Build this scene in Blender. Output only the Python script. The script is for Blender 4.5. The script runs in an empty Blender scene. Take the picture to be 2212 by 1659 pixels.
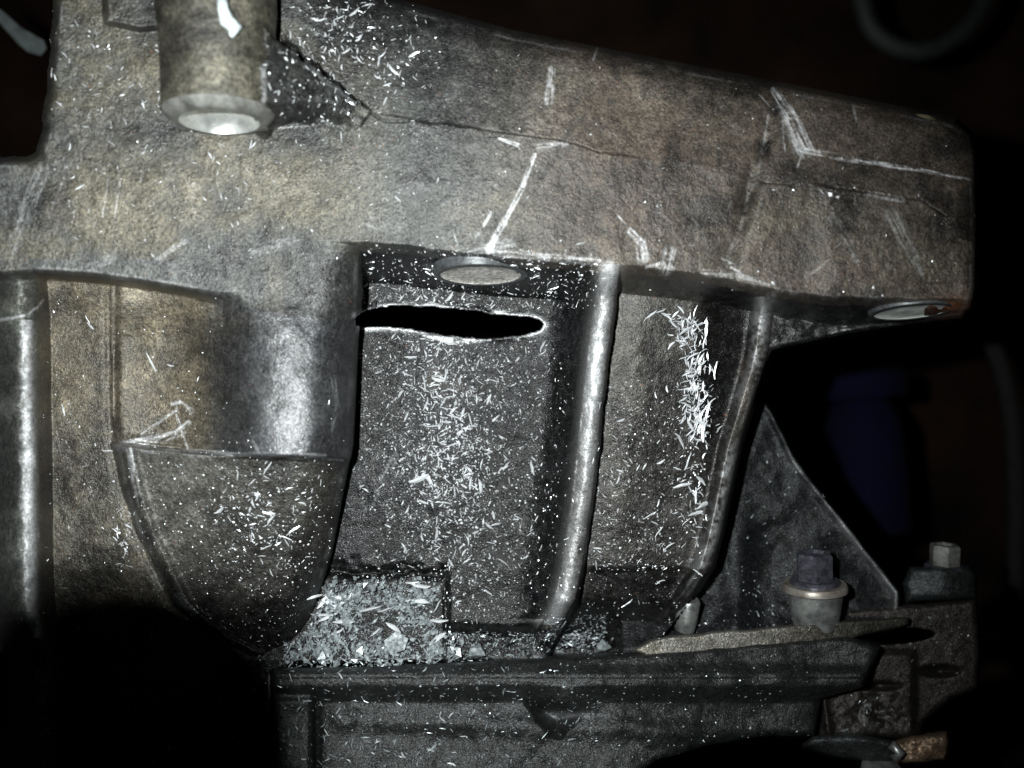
import bpy, bmesh, math, random
import numpy as np
from mathutils import Vector, Matrix

random.seed(7); RNG = np.random.default_rng(7)
S = bpy.context.scene
COL = S.collection
MM = 0.001

# ------------------------------------------------------------------ camera, world, flash, exposure
CAM_D = 220.0                       # lens to the middle of the casting, mm
HALF = 128.0                        # half of the width seen at z = 0, mm
K = 2 * HALF / 2212.0               # mm per photo unit at z = 0
cam = bpy.data.cameras.new('camera'); camo = bpy.data.objects.new('camera', cam); COL.objects.link(camo)
camo.location = (0, 0, CAM_D * MM)
cam.sensor_width = 36; cam.lens = 36 * CAM_D / (2 * HALF)
cam.clip_start = 0.005; cam.clip_end = 20
cam.dof.use_dof = True; cam.dof.focus_distance = 0.236; cam.dof.aperture_fstop = 8.0
S.camera = camo

W = bpy.data.worlds.new('World'); S.world = W; W.use_nodes = True
W.node_tree.nodes['Background'].inputs[0].default_value = (0.8, 0.9, 1.0, 1)
W.node_tree.nodes['Background'].inputs[1].default_value = 0.003

FLASH = Vector((-30, 13, 214))
fl = bpy.data.lights.new('phone_flash', 'SPOT'); fl.shadow_soft_size = 0.0021
fl.spot_size = math.radians(102); fl.spot_blend = 1.0
fl.energy = 7.4; fl.color = (0.95, 1.0, 0.98)
flo = bpy.data.objects.new('phone_flash', fl); COL.objects.link(flo); flo.location = FLASH * MM
aim = Vector((-44, 12, 0)) - FLASH; flo.rotation_euler = aim.to_track_quat('-Z', 'Y').to_euler()

S.view_settings.view_transform = 'Standard'; S.view_settings.look = 'None'
S.view_settings.exposure = 0; S.view_settings.gamma = 1

# ------------------------------------------------------------------ helpers
def P3(u, v, z):
    """a point of the casting, from its place across the face and its height z (mm)"""
    f = (CAM_D - z) / CAM_D * K * MM
    return np.stack([(u - 1106) * f, (829.5 - v) * f, z * MM + 0 * u], -1)
def V3(u, v, z): return Vector(P3(np.float64(u), np.float64(v), np.float64(z)))
def ss(x, a, b):
    t = np.clip((x - a) / (b - a), 0, 1); return t * t * (3 - 2 * t)
def ramp(x, a, b): return np.clip((x - a) / (b - a), 0, 1)
def it(x, pts):
    p = np.array(pts, float); return np.interp(x, p[:, 0], p[:, 1])
def lerp(a, b, t): return a + (b - a) * t
def smax(a, b, k):
    h = np.clip(0.5 + 0.5 * (a - b) / k, 0, 1); return lerp(b, a, h) + k * h * (1 - h)
def noise(U, V, s, seed):
    r = np.random.default_rng(seed); n = 257
    g = r.random((n, n)); x = U / s + 1000.3 * 0 + seed * 13.7; y = V / s + seed * 7.1
    xi = np.floor(x).astype(int); yi = np.floor(y).astype(int); fx = x - xi; fy = y - yi
    fx = fx * fx * (3 - 2 * fx); fy = fy * fy * (3 - 2 * fy)
    a = g[yi % n, xi % n]; b = g[yi % n, (xi + 1) % n]; c = g[(yi + 1) % n, xi % n]; d = g[(yi + 1) % n, (xi + 1) % n]
    return (a * (1 - fx) + b * fx) * (1 - fy) + (c * (1 - fx) + d * fx) * fy - 0.5
def fbm(U, V, s, seed, o=3): return sum(noise(U, V, s / 2 ** i, seed + i) / 2 ** i for i in range(o))
def segd(U, V, a, b):
    ax, ay = a; dx, dy = b[0] - ax, b[1] - ay; L = dx * dx + dy * dy + 1e-9
    t = np.clip(((U - ax) * dx + (V - ay) * dy) / L, 0, 1)
    return np.hypot(U - ax - t * dx, V - ay - t * dy), t
def polysd(U, V, poly):            # positive inside
    d = np.full(U.shape, 1e9); ins = np.zeros(U.shape, bool); n = len(poly)
    for i in range(n):
        a, b = poly[i], poly[(i + 1) % n]
        d = np.minimum(d, segd(U, V, a, b)[0])
        if a[1] != b[1]:
            c = ((a[1] > V) != (b[1] > V)) & (U < (b[0] - a[0]) * (V - a[1]) / (b[1] - a[1]) + a[0]); ins ^= c
    return np.where(ins, d, -d)
def roll(d, R, H, steep=3.0):      # rounded rim: drop in mm at distance d inside the rim
    q = np.clip((R - d) / R, 0, 1)
    return H * (1 - np.sqrt(1 - q * q * 0.9999)) + np.clip(-d, 0, None) * steep
def stroke(U, V, pts, w0, w1=None, seed=0, fuzz=0.6):
    m = np.zeros(U.shape); w1 = w0 if w1 is None else w1; n = len(pts) - 1
    xs = [p[0] for p in pts]; ys = [p[1] for p in pts]; wm = max(w0, w1) + 6
    box = (U > min(xs) - wm) & (U < max(xs) + wm) & (V > min(ys) - wm) & (V < max(ys) + wm)
    if not box.any(): return m
    u, v = U[box], V[box]; mm = np.zeros(u.shape)
    for i in range(n):
        a, b = pts[i], pts[i + 1]
        d, t = segd(u, v, a, b); w = (w0 + (w1 - w0) * (i + t) / n) / 2
        dx, dy = b[0] - a[0], b[1] - a[1]; L = math.hypot(dx, dy) + 1e-6
        al = (u * dx + v * dy) / L; ac = (-u * dy + v * dx) / L
        streak = 1.25 * noise(al / 14, ac, 2.7, seed + 3) + 0.6 * noise(u, v, 6, seed + 9)
        mm = np.maximum(mm, np.clip((1 - d / (w + 0.5)) * 2.2, 0, 1) * np.clip(1 - fuzz * 0.9 + 2.4 * fuzz * streak, 0, 1))
    m[box] = mm
    return m

def tag(o, label=None, cat=None, group=None, kind=None):
    if label: o['label'] = label
    if cat: o['category'] = cat
    if group: o['group'] = group
    if kind: o['kind'] = kind
    return o
def empty(name, loc, label, cat, group=None):
    o = bpy.data.objects.new(name, None); o.empty_display_size = 0.01; o.location = loc; COL.objects.link(o)
    return tag(o, label, cat, group)
def link(name, me, parent=None, mat=None):
    o = bpy.data.objects.new(name, me); COL.objects.link(o)
    if mat: me.materials.append(mat)
    if parent:
        o.parent = parent
        o.matrix_parent_inverse = Matrix.Translation(-parent.location) if parent.type == 'EMPTY' else Matrix()
    return o
def mesh_np(name, verts, quads, smooth=True, attrs=None):
    me = bpy.data.meshes.new(name)
    k = quads.shape[1]; nv, nf = len(verts), len(quads)
    me.vertices.add(nv); me.vertices.foreach_set('co', np.ascontiguousarray(verts, np.float32).ravel())
    me.loops.add(nf * k); me.loops.foreach_set('vertex_index', np.ascontiguousarray(quads, np.int32).ravel())
    me.polygons.add(nf); me.polygons.foreach_set('loop_start', np.arange(0, nf * k, k, dtype=np.int32))
    me.polygons.foreach_set('use_smooth', np.full(nf, smooth))
    for n, (typ, data) in (attrs or {}).items():
        a = me.attributes.new(n, typ, 'POINT')
        a.data.foreach_set('color' if 'COLOR' in typ else 'value', np.ascontiguousarray(data, np.float32).ravel())
    me.update(calc_edges=True); me.validate()
    return me
def grid_parts(Pg, keep, ids, names, parent, mat, col, bare, oil=None):
    """cut one continuous cast surface into its parts along their borders"""
    H, Wd = keep.shape; idx = np.arange((H + 1) * (Wd + 1)).reshape(H + 1, Wd + 1)
    out = {}
    Pf = Pg.reshape(-1, 3); cf = np.concatenate([col.reshape(-1, 3), np.ones((col.size // 3, 1))], 1); bf = bare.ravel(); of = np.full(bf.shape, .8) if oil is None else oil.ravel()
    for k, nm in names.items():
        m = keep & (ids == k)
        if not m.any(): continue
        q = np.stack([idx[:-1, :-1][m], idx[1:, :-1][m], idx[1:, 1:][m], idx[:-1, 1:][m]], 1)
        used, inv = np.unique(q, return_inverse=True)
        me = mesh_np(nm, Pf[used], inv.reshape(q.shape), True,
                     {'col': ('FLOAT_COLOR', cf[used]), 'bare': ('FLOAT', bf[used]), 'oil': ('FLOAT', of[used])})
        out[nm] = link(nm, me, parent, mat)
    return out
def lathe(bm, prof, seg, M):
    """prof = [(radius, height)] in mm, turned about local z, placed by matrix M (mm)"""
    rings = []
    for r, h in prof:
        rings.append([bm.verts.new((M @ Vector((r * math.cos(2 * math.pi * i / seg), r * math.sin(2 * math.pi * i / seg), h))) * MM) for i in range(seg)])
    for a, b in zip(rings[:-1], rings[1:]):
        for i in range(seg): bm.faces.new((a[i], a[(i + 1) % seg], b[(i + 1) % seg], b[i]))
    return rings
def bm_obj(name, bm, mat, parent=None, smooth=True, sharp=None):
    bmesh.ops.recalc_face_normals(bm, faces=bm.faces)
    me = bpy.data.meshes.new(name); bm.to_mesh(me); bm.free()
    me.polygons.foreach_set('use_smooth', [smooth] * len(me.polygons))
    if smooth and sharp: me.set_sharp_from_angle(angle=math.radians(sharp))
    return link(name, me, parent, mat)
def axis_m(o, d):
    d = Vector(d).normalized(); return Matrix.Translation(o) @ d.to_track_quat('Z', 'Y').to_matrix().to_4x4()
def tube(bm, pts, rad, seg=8, cap=True):
    pts = [Vector(p) for p in pts]; rings = []
    for i, p in enumerate(pts):
        d = (pts[min(i + 1, len(pts) - 1)] - pts[max(i - 1, 0)]).normalized()
        x = d.orthogonal().normalized() if i == 0 else (x - d * x.dot(d)).normalized(); y = d.cross(x)
        r = rad[i] if isinstance(rad, (list, tuple)) else rad
        rings.append([bm.verts.new(p + (x * math.cos(2 * math.pi * k / seg) + y * math.sin(2 * math.pi * k / seg)) * r) for k in range(seg)])
    for a, b in zip(rings[:-1], rings[1:]):
        for i in range(seg): bm.faces.new((a[i], a[(i + 1) % seg], b[(i + 1) % seg], b[i]))
    if cap: bm.faces.new(rings[0][::-1]); bm.faces.new(rings[-1])

# ------------------------------------------------------------------ materials
def mat_new(name):
    m = bpy.data.materials.new(name); m.use_nodes = True
    nt = m.node_tree; return m, nt, nt.nodes['Principled BSDF']
def N(nt, typ, **kw):
    n = nt.nodes.new(typ)
    for k, v in kw.items():
        if isinstance(k, str) and k.startswith('i_'):
            key = k[2:]; n.inputs[int(key) if key.isdigit() else key].default_value = v
        else: setattr(n, k, v)
    return n
def rampn(nt, src, a, b, ca=(0, 0, 0, 1), cb=(1, 1, 1, 1)):
    r = N(nt, 'ShaderNodeValToRGB'); e = r.color_ramp.elements
    e[0].position, e[1].position = a, b; e[0].color, e[1].color = ca, cb
    nt.links.new(src, r.inputs[0]); return r.outputs[0]
def mixc(nt, f, a, b, mode='MIX'):
    m = N(nt, 'ShaderNodeMix', data_type='RGBA', blend_type=mode)
    for s, v in ((m.inputs[0], f), (m.inputs[6], a), (m.inputs[7], b)):
        if hasattr(v, 'is_linked'): nt.links.new(v, s)
        else: s.default_value = v
    return m.outputs[2]
def mixf(nt, f, a, b):
    m = N(nt, 'ShaderNodeMix', data_type='FLOAT')
    for s, v in ((m.inputs[0], f), (m.inputs[2], a), (m.inputs[3], b)):
        if hasattr(v, 'is_linked'): nt.links.new(v, s)
        else: s.default_value = v
    return m.outputs[0]
def noise_n(nt, co, scale, detail=2, rough=0.55):
    n = N(nt, 'ShaderNodeTexNoise'); n.inputs['Scale'].default_value = scale; n.inputs['Detail'].default_value = detail
    n.inputs['Roughness'].default_value = rough; nt.links.new(co, n.inputs['Vector']); return n.outputs[0]

def nt_mul(nt, a, b):
    m = N(nt, 'ShaderNodeMath', operation='MULTIPLY'); nt.links.new(a, m.inputs[0]); nt.links.new(b, m.inputs[1]); return m.outputs[0]
def cast_material(name, bump=0.45, fleck=0.62):
    m, nt, b = mat_new(name)
    co = N(nt, 'ShaderNodeTexCoord').outputs['Object']
    col = N(nt, 'ShaderNodeAttribute', attribute_name='col').outputs['Color']
    bare = N(nt, 'ShaderNodeAttribute', attribute_name='bare').outputs['Fac']
    oil = N(nt, 'ShaderNodeAttribute', attribute_name='oil').outputs['Fac']
    g1 = noise_n(nt, co, 1500, 2); g2 = noise_n(nt, co, 3200, 1); g3 = noise_n(nt, co, 420, 3, 0.65)
    grain = rampn(nt, g1, 0.32, 0.70, (0.38, 0.38, 0.38, 1), (1.55, 1.55, 1.55, 1))
    c = mixc(nt, 1.0, col, grain, 'MULTIPLY')
    c = mixc(nt, 1.0, c, rampn(nt, g3, 0.3, 0.7, (0.62, 0.62, 0.62, 1), (1.28, 1.26, 1.22, 1)), 'MULTIPLY')
    sh_ = N(nt, 'ShaderNodeMath', operation='MULTIPLY_ADD'); nt.links.new(oil, sh_.inputs[0]); sh_.inputs[1].default_value = 0.035; nt.links.new(g2, sh_.inputs[2])
    fl_ = rampn(nt, sh_.outputs[0], fleck, fleck + 0.08)
    c = mixc(nt, nt_mul(nt, fl_, nt_mul(nt, mixf(nt, oil, 0.04, 0.34), rampn(nt, g3, .42, .62))), c, (0.42, 0.42, 0.43, 1))
    c = mixc(nt, bare, c, mixc(nt, rampn(nt, g1, .3, .7), (0.36, 0.36, 0.37, 1), (0.72, 0.73, 0.76, 1)))
    nt.links.new(c, b.inputs['Base Color'])
    nt.links.new(mixf(nt, oil, 0.15, 0.7), b.inputs['Metallic'])
    r = mixf(nt, oil, mixf(nt, g3, 0.42, 0.66), mixf(nt, g3, 0.34, 0.52)); r = mixf(nt, bare, r, 0.48); nt.links.new(r, b.inputs['Roughness'])
    h = N(nt, 'ShaderNodeMath', operation='ADD'); nt.links.new(g1, h.inputs[0]); nt.links.new(g2, h.inputs[1])
    bp = N(nt, 'ShaderNodeBump'); bp.inputs['Strength'].default_value = bump; bp.inputs['Distance'].default_value = 0.00045
    nt.links.new(h.outputs[0], bp.inputs['Height']); nt.links.new(bp.outputs[0], b.inputs['Normal'])
    return m
def plain(name, c0, c1, metal, r0, r1, scale=500, bump=0.2, dist=0.0003):
    m, nt, b = mat_new(name); co = N(nt, 'ShaderNodeTexCoord').outputs['Object']
    n = noise_n(nt, co, scale, 3, 0.65); n2 = noise_n(nt, co, scale * 4, 2)
    c = mixc(nt, rampn(nt, n, 0.3, 0.7), (*c0, 1), (*c1, 1)); nt.links.new(c, b.inputs['Base Color'])
    b.inputs['Metallic'].default_value = metal
    nt.links.new(mixf(nt, n, r0, r1), b.inputs['Roughness'])
    if bump:
        bp = N(nt, 'ShaderNodeBump'); bp.inputs['Strength'].default_value = bump; bp.inputs['Distance'].default_value = dist
        nt.links.new(n2, bp.inputs['Height']); nt.links.new(bp.outputs[0], b.inputs['Normal'])
    return m
M_CAST = cast_material('grimy_cast_aluminium')
M_CAST2 = cast_material('oily_cast_aluminium', .6, 0.67)
M_CHIP = plain('fresh_cut_aluminium', (0.30, 0.31, 0.33), (0.88, 0.90, 0.93), 0.5, 0.28, 0.5, 900, 0.15)
M_CHIPG = plain('oily_cut_aluminium', (0.08, 0.09, 0.096), (0.45, 0.495, 0.515), 0.5, 0.3, 0.5, 900, 0.15)
M_BORE = plain('machined_bore', (0.42, 0.43, 0.42), (0.80, 0.82, 0.80), 0.8, 0.28, 0.42, 300, 0.15)
M_RING = plain('machined_ring', (0.03, 0.033, 0.035), (0.085, 0.09, 0.095), 0.4, 0.35, 0.5, 600, 0.25)
M_WASH = plain('corroded_bore', (0.10, 0.085, 0.075), (0.75, 0.73, 0.69), 0.1, 0.4, 0.6, 1000, 0.5)
M_STEEL = plain('blackened_steel', (0.035, 0.035, 0.045), (0.13, 0.13, 0.16), 0.7, 0.25, 0.4, 500, 0.3)
M_SLEEVE = plain('dull_zinc', (0.09, 0.095, 0.095), (0.30, 0.31, 0.30), 0.7, 0.3, 0.45, 250, 0.2)
M_RUST = plain('rusty_steel', (0.10, 0.045, 0.022), (0.30, 0.20, 0.13), 0.2, 0.55, 0.75, 500, 0.6)
M_STAIN = plain('rust_stained_zinc', (0.10, 0.065, 0.045), (0.27, 0.26, 0.245), 0.5, 0.35, 0.5, 160, 0.2)
M_CHAMF = plain('worn_grey_chamfer', (0.040, 0.040, 0.036), (0.17, 0.17, 0.16), 0.3, 0.4, 0.6, 260, 0.4)
M_BORE2 = plain('bright_plug', (0.45, 0.47, 0.45), (0.9, 0.92, 0.88), 0.3, 0.35, 0.5, 200, 0.2)
M_SEAL = plain('pale_sealant', (0.22, 0.25, 0.26), (0.48, 0.53, 0.54), 0.0, 0.5, 0.7, 500, 0.6)
M_STUD = plain('dull_brass', (0.04, 0.034, 0.020), (0.10, 0.088, 0.055), 0.4, 0.4, 0.6, 400, 0.3)
M_RAIL = plain('weathered_edge', (0.09, 0.085, 0.075), (0.24, 0.22, 0.19), 0.3, 0.45, 0.6, 350, 0.5)
M_RUBBER = plain('black_rubber', (0.006, 0.006, 0.006), (0.016, 0.016, 0.015), 0.0, 0.75, 0.9, 400, 0.2)
M_BLUE = plain('blue_plastic', (0.0005, 0.0008, 0.007), (0.0008, 0.0015, 0.016), 0.0, 0.85, 0.95, 60, 0.0)
M_WALL = plain('brown_backdrop', (0.006, 0.005, 0.004), (0.045, 0.022, 0.015), 0.0, 0.8, 0.95, 9, 0.0)
M_SKIN = plain('skin', (0.42, 0.20, 0.14), (0.50, 0.26, 0.19), 0.0, 0.5, 0.6, 200, 0.1)
M_TAB = plain('pale_sheet_metal', (0.05, 0.06, 0.06), (0.11, 0.13, 0.13), 0.3, 0.4, 0.5, 200, 0.1)

for m_ in (M_BLUE, M_WALL, M_RUBBER): m_.node_tree.nodes['Principled BSDF'].inputs['Specular IOR Level'].default_value = 0.15

# ================================================================== THE HOUSING (one cast surface, cut into its parts)
STEP = 2.0
us = np.arange(-34, 2122, STEP); vs = np.arange(-34, 1694, STEP)
U, V = np.meshgrid(us, vs)
SIL = [(-60, -60), (600, -60), (830, 0), (960, 35), (1110, 75), (1400, 132), (1650, 180), (1850, 220), (2000, 250), (2062, 264), (2094, 290), (2105, 330),
       (2109, 470), (2106, 620), (2099, 662), (2080, 688), (1950, 702), (1830, 722), (1700, 750), (1668, 757), (1650, 800), (1600, 960), (1560, 1150),
       (1541, 1222), (1500, 1285), (1430, 1372), (1385, 1424), (1200, 1430), (640, 1436), (592, 1452), (588, 1800), (-60, 1800)]
CAV = [(-80, -80), (126, -80), (122, 60), (108, 200), (97, 300), (88, 335), (70, 347), (-80, 353)]
SLOT = [(768, 700), (770, 684), (786, 674), (812, 667), (852, 661), (930, 664), (1030, 672), (1052, 679), (1120, 684), (1150, 687), (1164, 690), (1172, 700), (1166, 712), (1146, 718),
        (1120, 725), (1040, 731), (960, 722), (900, 712), (840, 704), (786, 706)]
n_big = fbm(U, V, 150, 11, 4); n_mid = fbm(U, V, 40, 21, 3); n_sm = noise(U, V, 7, 31); n_xs = noise(U, V, 4.2, 37)

pl = it(U[0], [(-40, 240), (600, 246), (800, 246), (960, 268), (1040, 280), (1200, 300), (1250, 312), (1300, 330), (1700, 385), (1780, 402), (1990, 432), (2040, 463), (2120, 466)])[None, :] + n_mid * 6
zf = 9 - 0.0028 * np.clip(U - 700, 0, None) + 0.010 * np.clip(560 - U, 0, None) + 0.5 * n_big
zf = zf - 0.024 * np.clip(pl - V, 0, None) * ss(U, 620, 900)
ledge = ss(U, 780, 900) * (1 - ss(U, 1310, 1420)) + ss(U, 1740, 1800)
zf = zf + ledge * 0.9 * ss(V - pl, -3, 2)
# slight saddle of the wall, and the raised end block of the arm
ax_ = it(V[:, 0], [(0, 1690), (200, 1690), (380, 1640), (560, 1580), (700, 1560)])[:, None]
zf = zf + 1.2 * ss(U - ax_, -8, 26)
zf = zf - 0.9 * ss(V, 250, 520) * ss(U, 1000, 1300) * 0
zf = zf - 1.6 * np.exp(-((U - ax_ + 12) / 24) ** 2) * (0.6 + n_mid)

# --- lower right: recess floor, rib, side panel
zc = -27 + 1.2 * n_big - 2.0 * ((U - 1000) / 200) ** 2 * 0.3
zc = zc + lerp(0, 12, ramp(V, 1236, 1425)) * ss(V, 1228, 1245) * (1 - ss(U, 955, 975))      # the chip shelf
zc = zc - 2.2 * np.exp(-((V - 1231 + 30 * n_mid) / 8) ** 2) * (1 - ss(U, 955, 975))
low = it(U[0], [(970, 1345), (1100, 1352), (1200, 1345), (1330, 1325)])[None, :]
bl = ss(U, 958, 976)
zc = zc + bl * (7 * ss(V, 1180, low) - 6 * ss(V, low - 4, low + 24))
ur = it(V[:, 0], [(520, 1322), (620, 1313), (700, 1300), (900, 1277), (1100, 1255), (1230, 1236), (1300, 1218), (1345, 1193), (1400, 1160)])[:, None]
hw = 20 + n_mid * 4
d = U - ur
zrb = -1 - 0.012 * (V - 600) - 16 * ss(V, 1290, 1372)
fil = np.clip((d + 128) / (128 - 22), 0, 1) ** 2.4
z_left = zc + (zrb - 2.2 - zc) * np.where(zrb > zc, fil, 0)
z_rib = zrb - 2.2 * np.clip(np.abs(d) / hw, 0, 1.2) ** 2
zp = zrb - 10 - 0.016 * np.clip(U - ur, 0, None) - 5.0 * ss(U, 1490, 1610)
zp = zp + 3 * np.exp(-((d - 30) / 40) ** 2) * -0.6
zp = zp - 9 * ramp(V, 1225, 1400) ** 1.5 - 1.5 * ss(V, 1222, 1240)
er = it(V[:, 0], [(560, 1676), (640, 1674), (757, 1660), (800, 1650), (960, 1602), (1150, 1562), (1222, 1542), (1285, 1501), (1372, 1431), (1420, 1384)])[:, None]
rid = np.exp(-(np.clip(er - 26 - U, 0, None) / 15) ** 2) * (1 - 0.5 * ss(V, 1200, 1300))
zp = zp + 8.5 * rid * ss(V, 600, 700) - 0.6 * np.clip((U - (er - 22)) / 22, 0, 1) ** 2 * 4
z_low = np.where(d < -hw, z_left, np.where(d < hw, z_rib, np.maximum(zp, zrb - 2.2 - 1.6 * (d - hw))))
arm_u = it(U[0], [(770, 522), (860, 528), (960, 541), (1060, 553), (1320, 570), (1500, 588), (1670, 622), (1800, 640), (2120, 646)])[None, :] + n_mid * 5
und = it(U[0], [(770, 88), (1300, 85), (1340, 62), (1640, 60), (1690, 62), (2120, 58)])[None, :]
t = ramp(V, arm_u, arm_u + und); t = lerp(t, t * t * (3 - 2 * t), 0.5)
z_web = -19 - 0.02 * (U - 1670) * 0 + 1.5 * n_mid
z_low = np.where(U > er, z_web, z_low)
z_right = lerp(zf, z_low, t)

# --- left: recess panel, barrel, shield, pillar
vst = it(U[0], [(200, 950), (245, 955), (410, 975), (740, 993), (800, 995)])[None, :] + n_mid * 4
vb = it(U[0], [(-40, 600), (80, 592), (200, 600), (300, 613), (400, 630), (480, 648), (560, 672), (800, 700)])[None, :]
wb = it(U[0], [(-40, 26), (400, 24), (470, 34), (560, 90), (800, 110)])[None, :]
ul = it(V[:, 0], [(560, 243), (700, 243), (900, 246), (960, 250), (1050, 268), (1150, 300), (1310, 378), (1380, 470), (1420, 550), (1450, 610), (1700, 900)])[:, None]
ut = it(V[:, 0], [(480, 772), (700, 764), (960, 750), (1010, 740), (1200, 706), (1390, 648), (1440, 592), (1460, 560), (1700, 300)])[:, None]
zl = -12 + 0.6 * n_big + 3.5 * (1 - ss(V, 600, 700)) - 16 * ramp(V, 1230, 1690) ** 1.2
barrel = 13 + 0.010 * (V - 830) - 8.5 * np.clip(np.abs(U - 618) / 130, 0, 1.2) ** 2
rec = -10 + 1.0 * n_big + 2.5 * ((U - 330) / 90) ** 2 + 4.5 * (1 - ss(V, 640, 740))
zt = lerp(rec, barrel, ss(U, 395, 560))
zt = zt - 2.2 * np.exp(-((U - 246) / 10) ** 2)
sh = 6.5 - 0.040 * (V - 960) - 3.5 * ((U - 495) / 240) ** 2
rim = np.exp(-((U - ul - 26) / 15) ** 2)
sh = sh + 2.2 * rim - 9 * ramp(V, 1290, 1440) ** 1.6
stepm = ss(V - vst, -5, 8)
zt = lerp(zt, sh, stepm)
zt = zt + 1.6 * np.exp(-((V - vst + 12) / 9) ** 2) * ss(U, 255, 300) * (1 - stepm) * (1 - ss(U, 420, 560))
ed = np.clip(U - ul, None, 400)
rl = roll(ed, 34, 5.0, 1.2) * ss(V, 900, 990)
zt = zt - rl
z_lp = zl - 1.0 * np.exp(-((U - ul + 8) / 10) ** 2)
zt = np.where(U < ul - 2, np.maximum(np.where(V > 940, zt, -99), z_lp), np.maximum(zt, z_lp))
pil_c = 42 + 0.012 * (V - 650) + 26 * ramp(V, 1300, 1420) ** 1.5
pil = 7 - 7 * np.clip(np.abs(U - pil_c) / 40, 0, 3) ** 2 - 9 * ramp(V, 1320, 1420) ** 1.3 + 0.6 * n_mid
zt = smax(zt, pil, 1.2)
zleft = lerp(zf, zt, ss(V, vb - wb * 0.5, vb + wb * 0.5))
A = ss(V, 505, 585)
dr = ut + 8 - U
zleft = zleft - A * roll(dr, 100, 15.0, 2.4)
z = np.maximum(zleft, z_right)
z = z + (.9 * n_mid + .5 * noise(U, V * .5, 14, 88)) * (((np.abs(d) < 26) & (V > 600)) | ((U < 84) & (V > 640)))
left_on = zleft > z_right

# --- gusset beside the boss, block above it
GUS = [(560, 40), (622, 92), (640, 112), (668, 142), (722, 186), (765, 215), (806, 243), (770, 275), (690, 300), (560, 310)]
gsd = polysd(U, V, GUS) + n_mid * 22 + 5 * noise(U, V, 13, 58) + 3 * n_sm
gus = ss(gsd, -1.5, 3) * (15 * (1 - ramp(U, 575, 830)) ** 1.5 + 1.4 * (1 - ss(U, 730, 810))) * (1 - ss(V, 215, 285 + n_mid * 40))
z = z + gus
BLK = [(222, -60), (350, -60), (350, 62), (300, 66), (228, 50)]
bsd = polysd(U, V, BLK); z = z + 3.5 * ss(bsd, -6, 10)
# --- the slot that was cut through the floor, torn lip and thickness
ssd = polysd(U, V, SLOT) + 2.5 + 2.6 * noise(U, V, 13, 51) + 2.4 * noise(U, V, 4.5, 52)
z = z + 0.6 * np.exp(-(np.clip(-ssd, 0, None) / 7) ** 2) * (ssd < 0) * (0.4 + 1.2 * (noise(U, V, 30, 53) + 0.5))
z = np.where(ssd > 0, z - np.clip(ssd, 0, 9) * 3.0, z)
# --- dents, cast grain, scratches as grooves
z = z + 0.09 * n_sm + 0.07 * n_xs + 0.38 * n_mid
SCR = [([(1155, 335), (1130, 400), (1090, 480), (1055, 540)], 8, 16, .9), ([(1060, 460), (1044, 490), (1028, 512)], 6, 4, .6), ([(1192, 150), (1188, 190), (1184, 218)], 16, 20, .55),
       ([(1672, 195), (1702, 245), (1736, 318)], 16, 44, .62), ([(1730, 323), (1850, 347), (1990, 368), (2095, 388)], 15, 4, .75), ([(1735, 325), (1722, 362)], 4, 3, .5),
       ([(1335, 470), (1362, 500), (1384, 522), (1388, 556)], 9, 26, .5), ([(1446, 545), (1436, 582)], 30, 26, .5), ([(1400, 580), (1430, 570), (1450, 578)], 14, 18, .4),
       ([(1078, 300), (1118, 314)], 5, 9, .8), ([(1165, 318), (1222, 312)], 16, 12, .35), ([(1290, 105), (1282, 130)], 5, 4, .35),
       ([(258, 958), (330, 946), (380, 935), (408, 912), (416, 888), (388, 868), (372, 872)], 12, 8, .75), ([(380, 868), (384, 905), (405, 968)], 7, 5, .6),
       ([(290, 952), (340, 915), (375, 890)], 6, 6, .5), ([(265, 960), (330, 966), (410, 974), (520, 982), (740, 994)], 12, 6, .55), ([(300, 962), (345, 952), (395, 930)], 14, 18, .5),
       ([(282, 972), (288, 1020), (300, 1090)], 18, 10, .6), ([(90, 375), (55, 455), (25, 540)], 34, 20, .22), ([(140, 385), (110, 460)], 4, 3, .35), ([(172, 380), (160, 470)], 3, 3, .25),
       ([(235, 380), (222, 465)], 4, 4, .25), ([(262, 380), (248, 470)], 5, 3, .32), ([(2, 692), (60, 682), (76, 668), (90, 650)], 10, 8, .7),
       ([(1060, 548), (1180, 556), (1320, 568)], 20, 14, .42), ([(1520, 590), (1600, 596), (1660, 612)], 16, 10, .35), ([(1560, 560), (1590, 575)], 4, 4, .5), ([(1580, 578), (1610, 594)], 5, 4, .5),
       ([(1665, 640), (1655, 690)], 26, 18, .3), ([(1640, 205), (1672, 240)], 4, 4, .35), ([(1690, 262), (1696, 330)], 4, 3, .3), ([(1660, 250), (1640, 360)], 7, 5, .28),
       ([(1760, 250), (1775, 330)], 3, 3, .25), ([(1842, 228), (1850, 262)], 6, 4, .3), ([(1880, 420), (1950, 432)], 16, 10, .35), ([(1930, 470), (1990, 590)], 40, 12, .22),
       ([(1800, 470), (1850, 560)], 26, 18, .14), ([(1100, 530), (1010, 545)], 30, 16, .28), ([(980, 500), (990, 540)], 4, 4, .4), ([(960, 520), (1000, 560)], 4, 3, .3), ([(800, 480), (860, 500)], 30, 20, .12),
       ([(560, 540), (640, 520)], 40, 20, .12), ([(240, 555), (160, 590)], 30, 10, .14), ([(400, 520), (340, 560)], 14, 8, .25), ([(720, 820), (728, 880), (714, 930)], 12, 8, .4), ([(855, 985), (815, 1060), (800, 1100)], 16, 6, .2),
       ([(545, 955), (560, 978), (700, 985)], 12, 10, .4), ([(560, 280), (690, 268)], 6, 3, .3), ([(335, 1240), (350, 1265)], 22, 16, .35), ([(385, 1292), (420, 1325)], 26, 16, .35), ([(1740, 600), (1790, 560)], 8, 6, .2)]
bare = np.zeros(U.shape)
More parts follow.
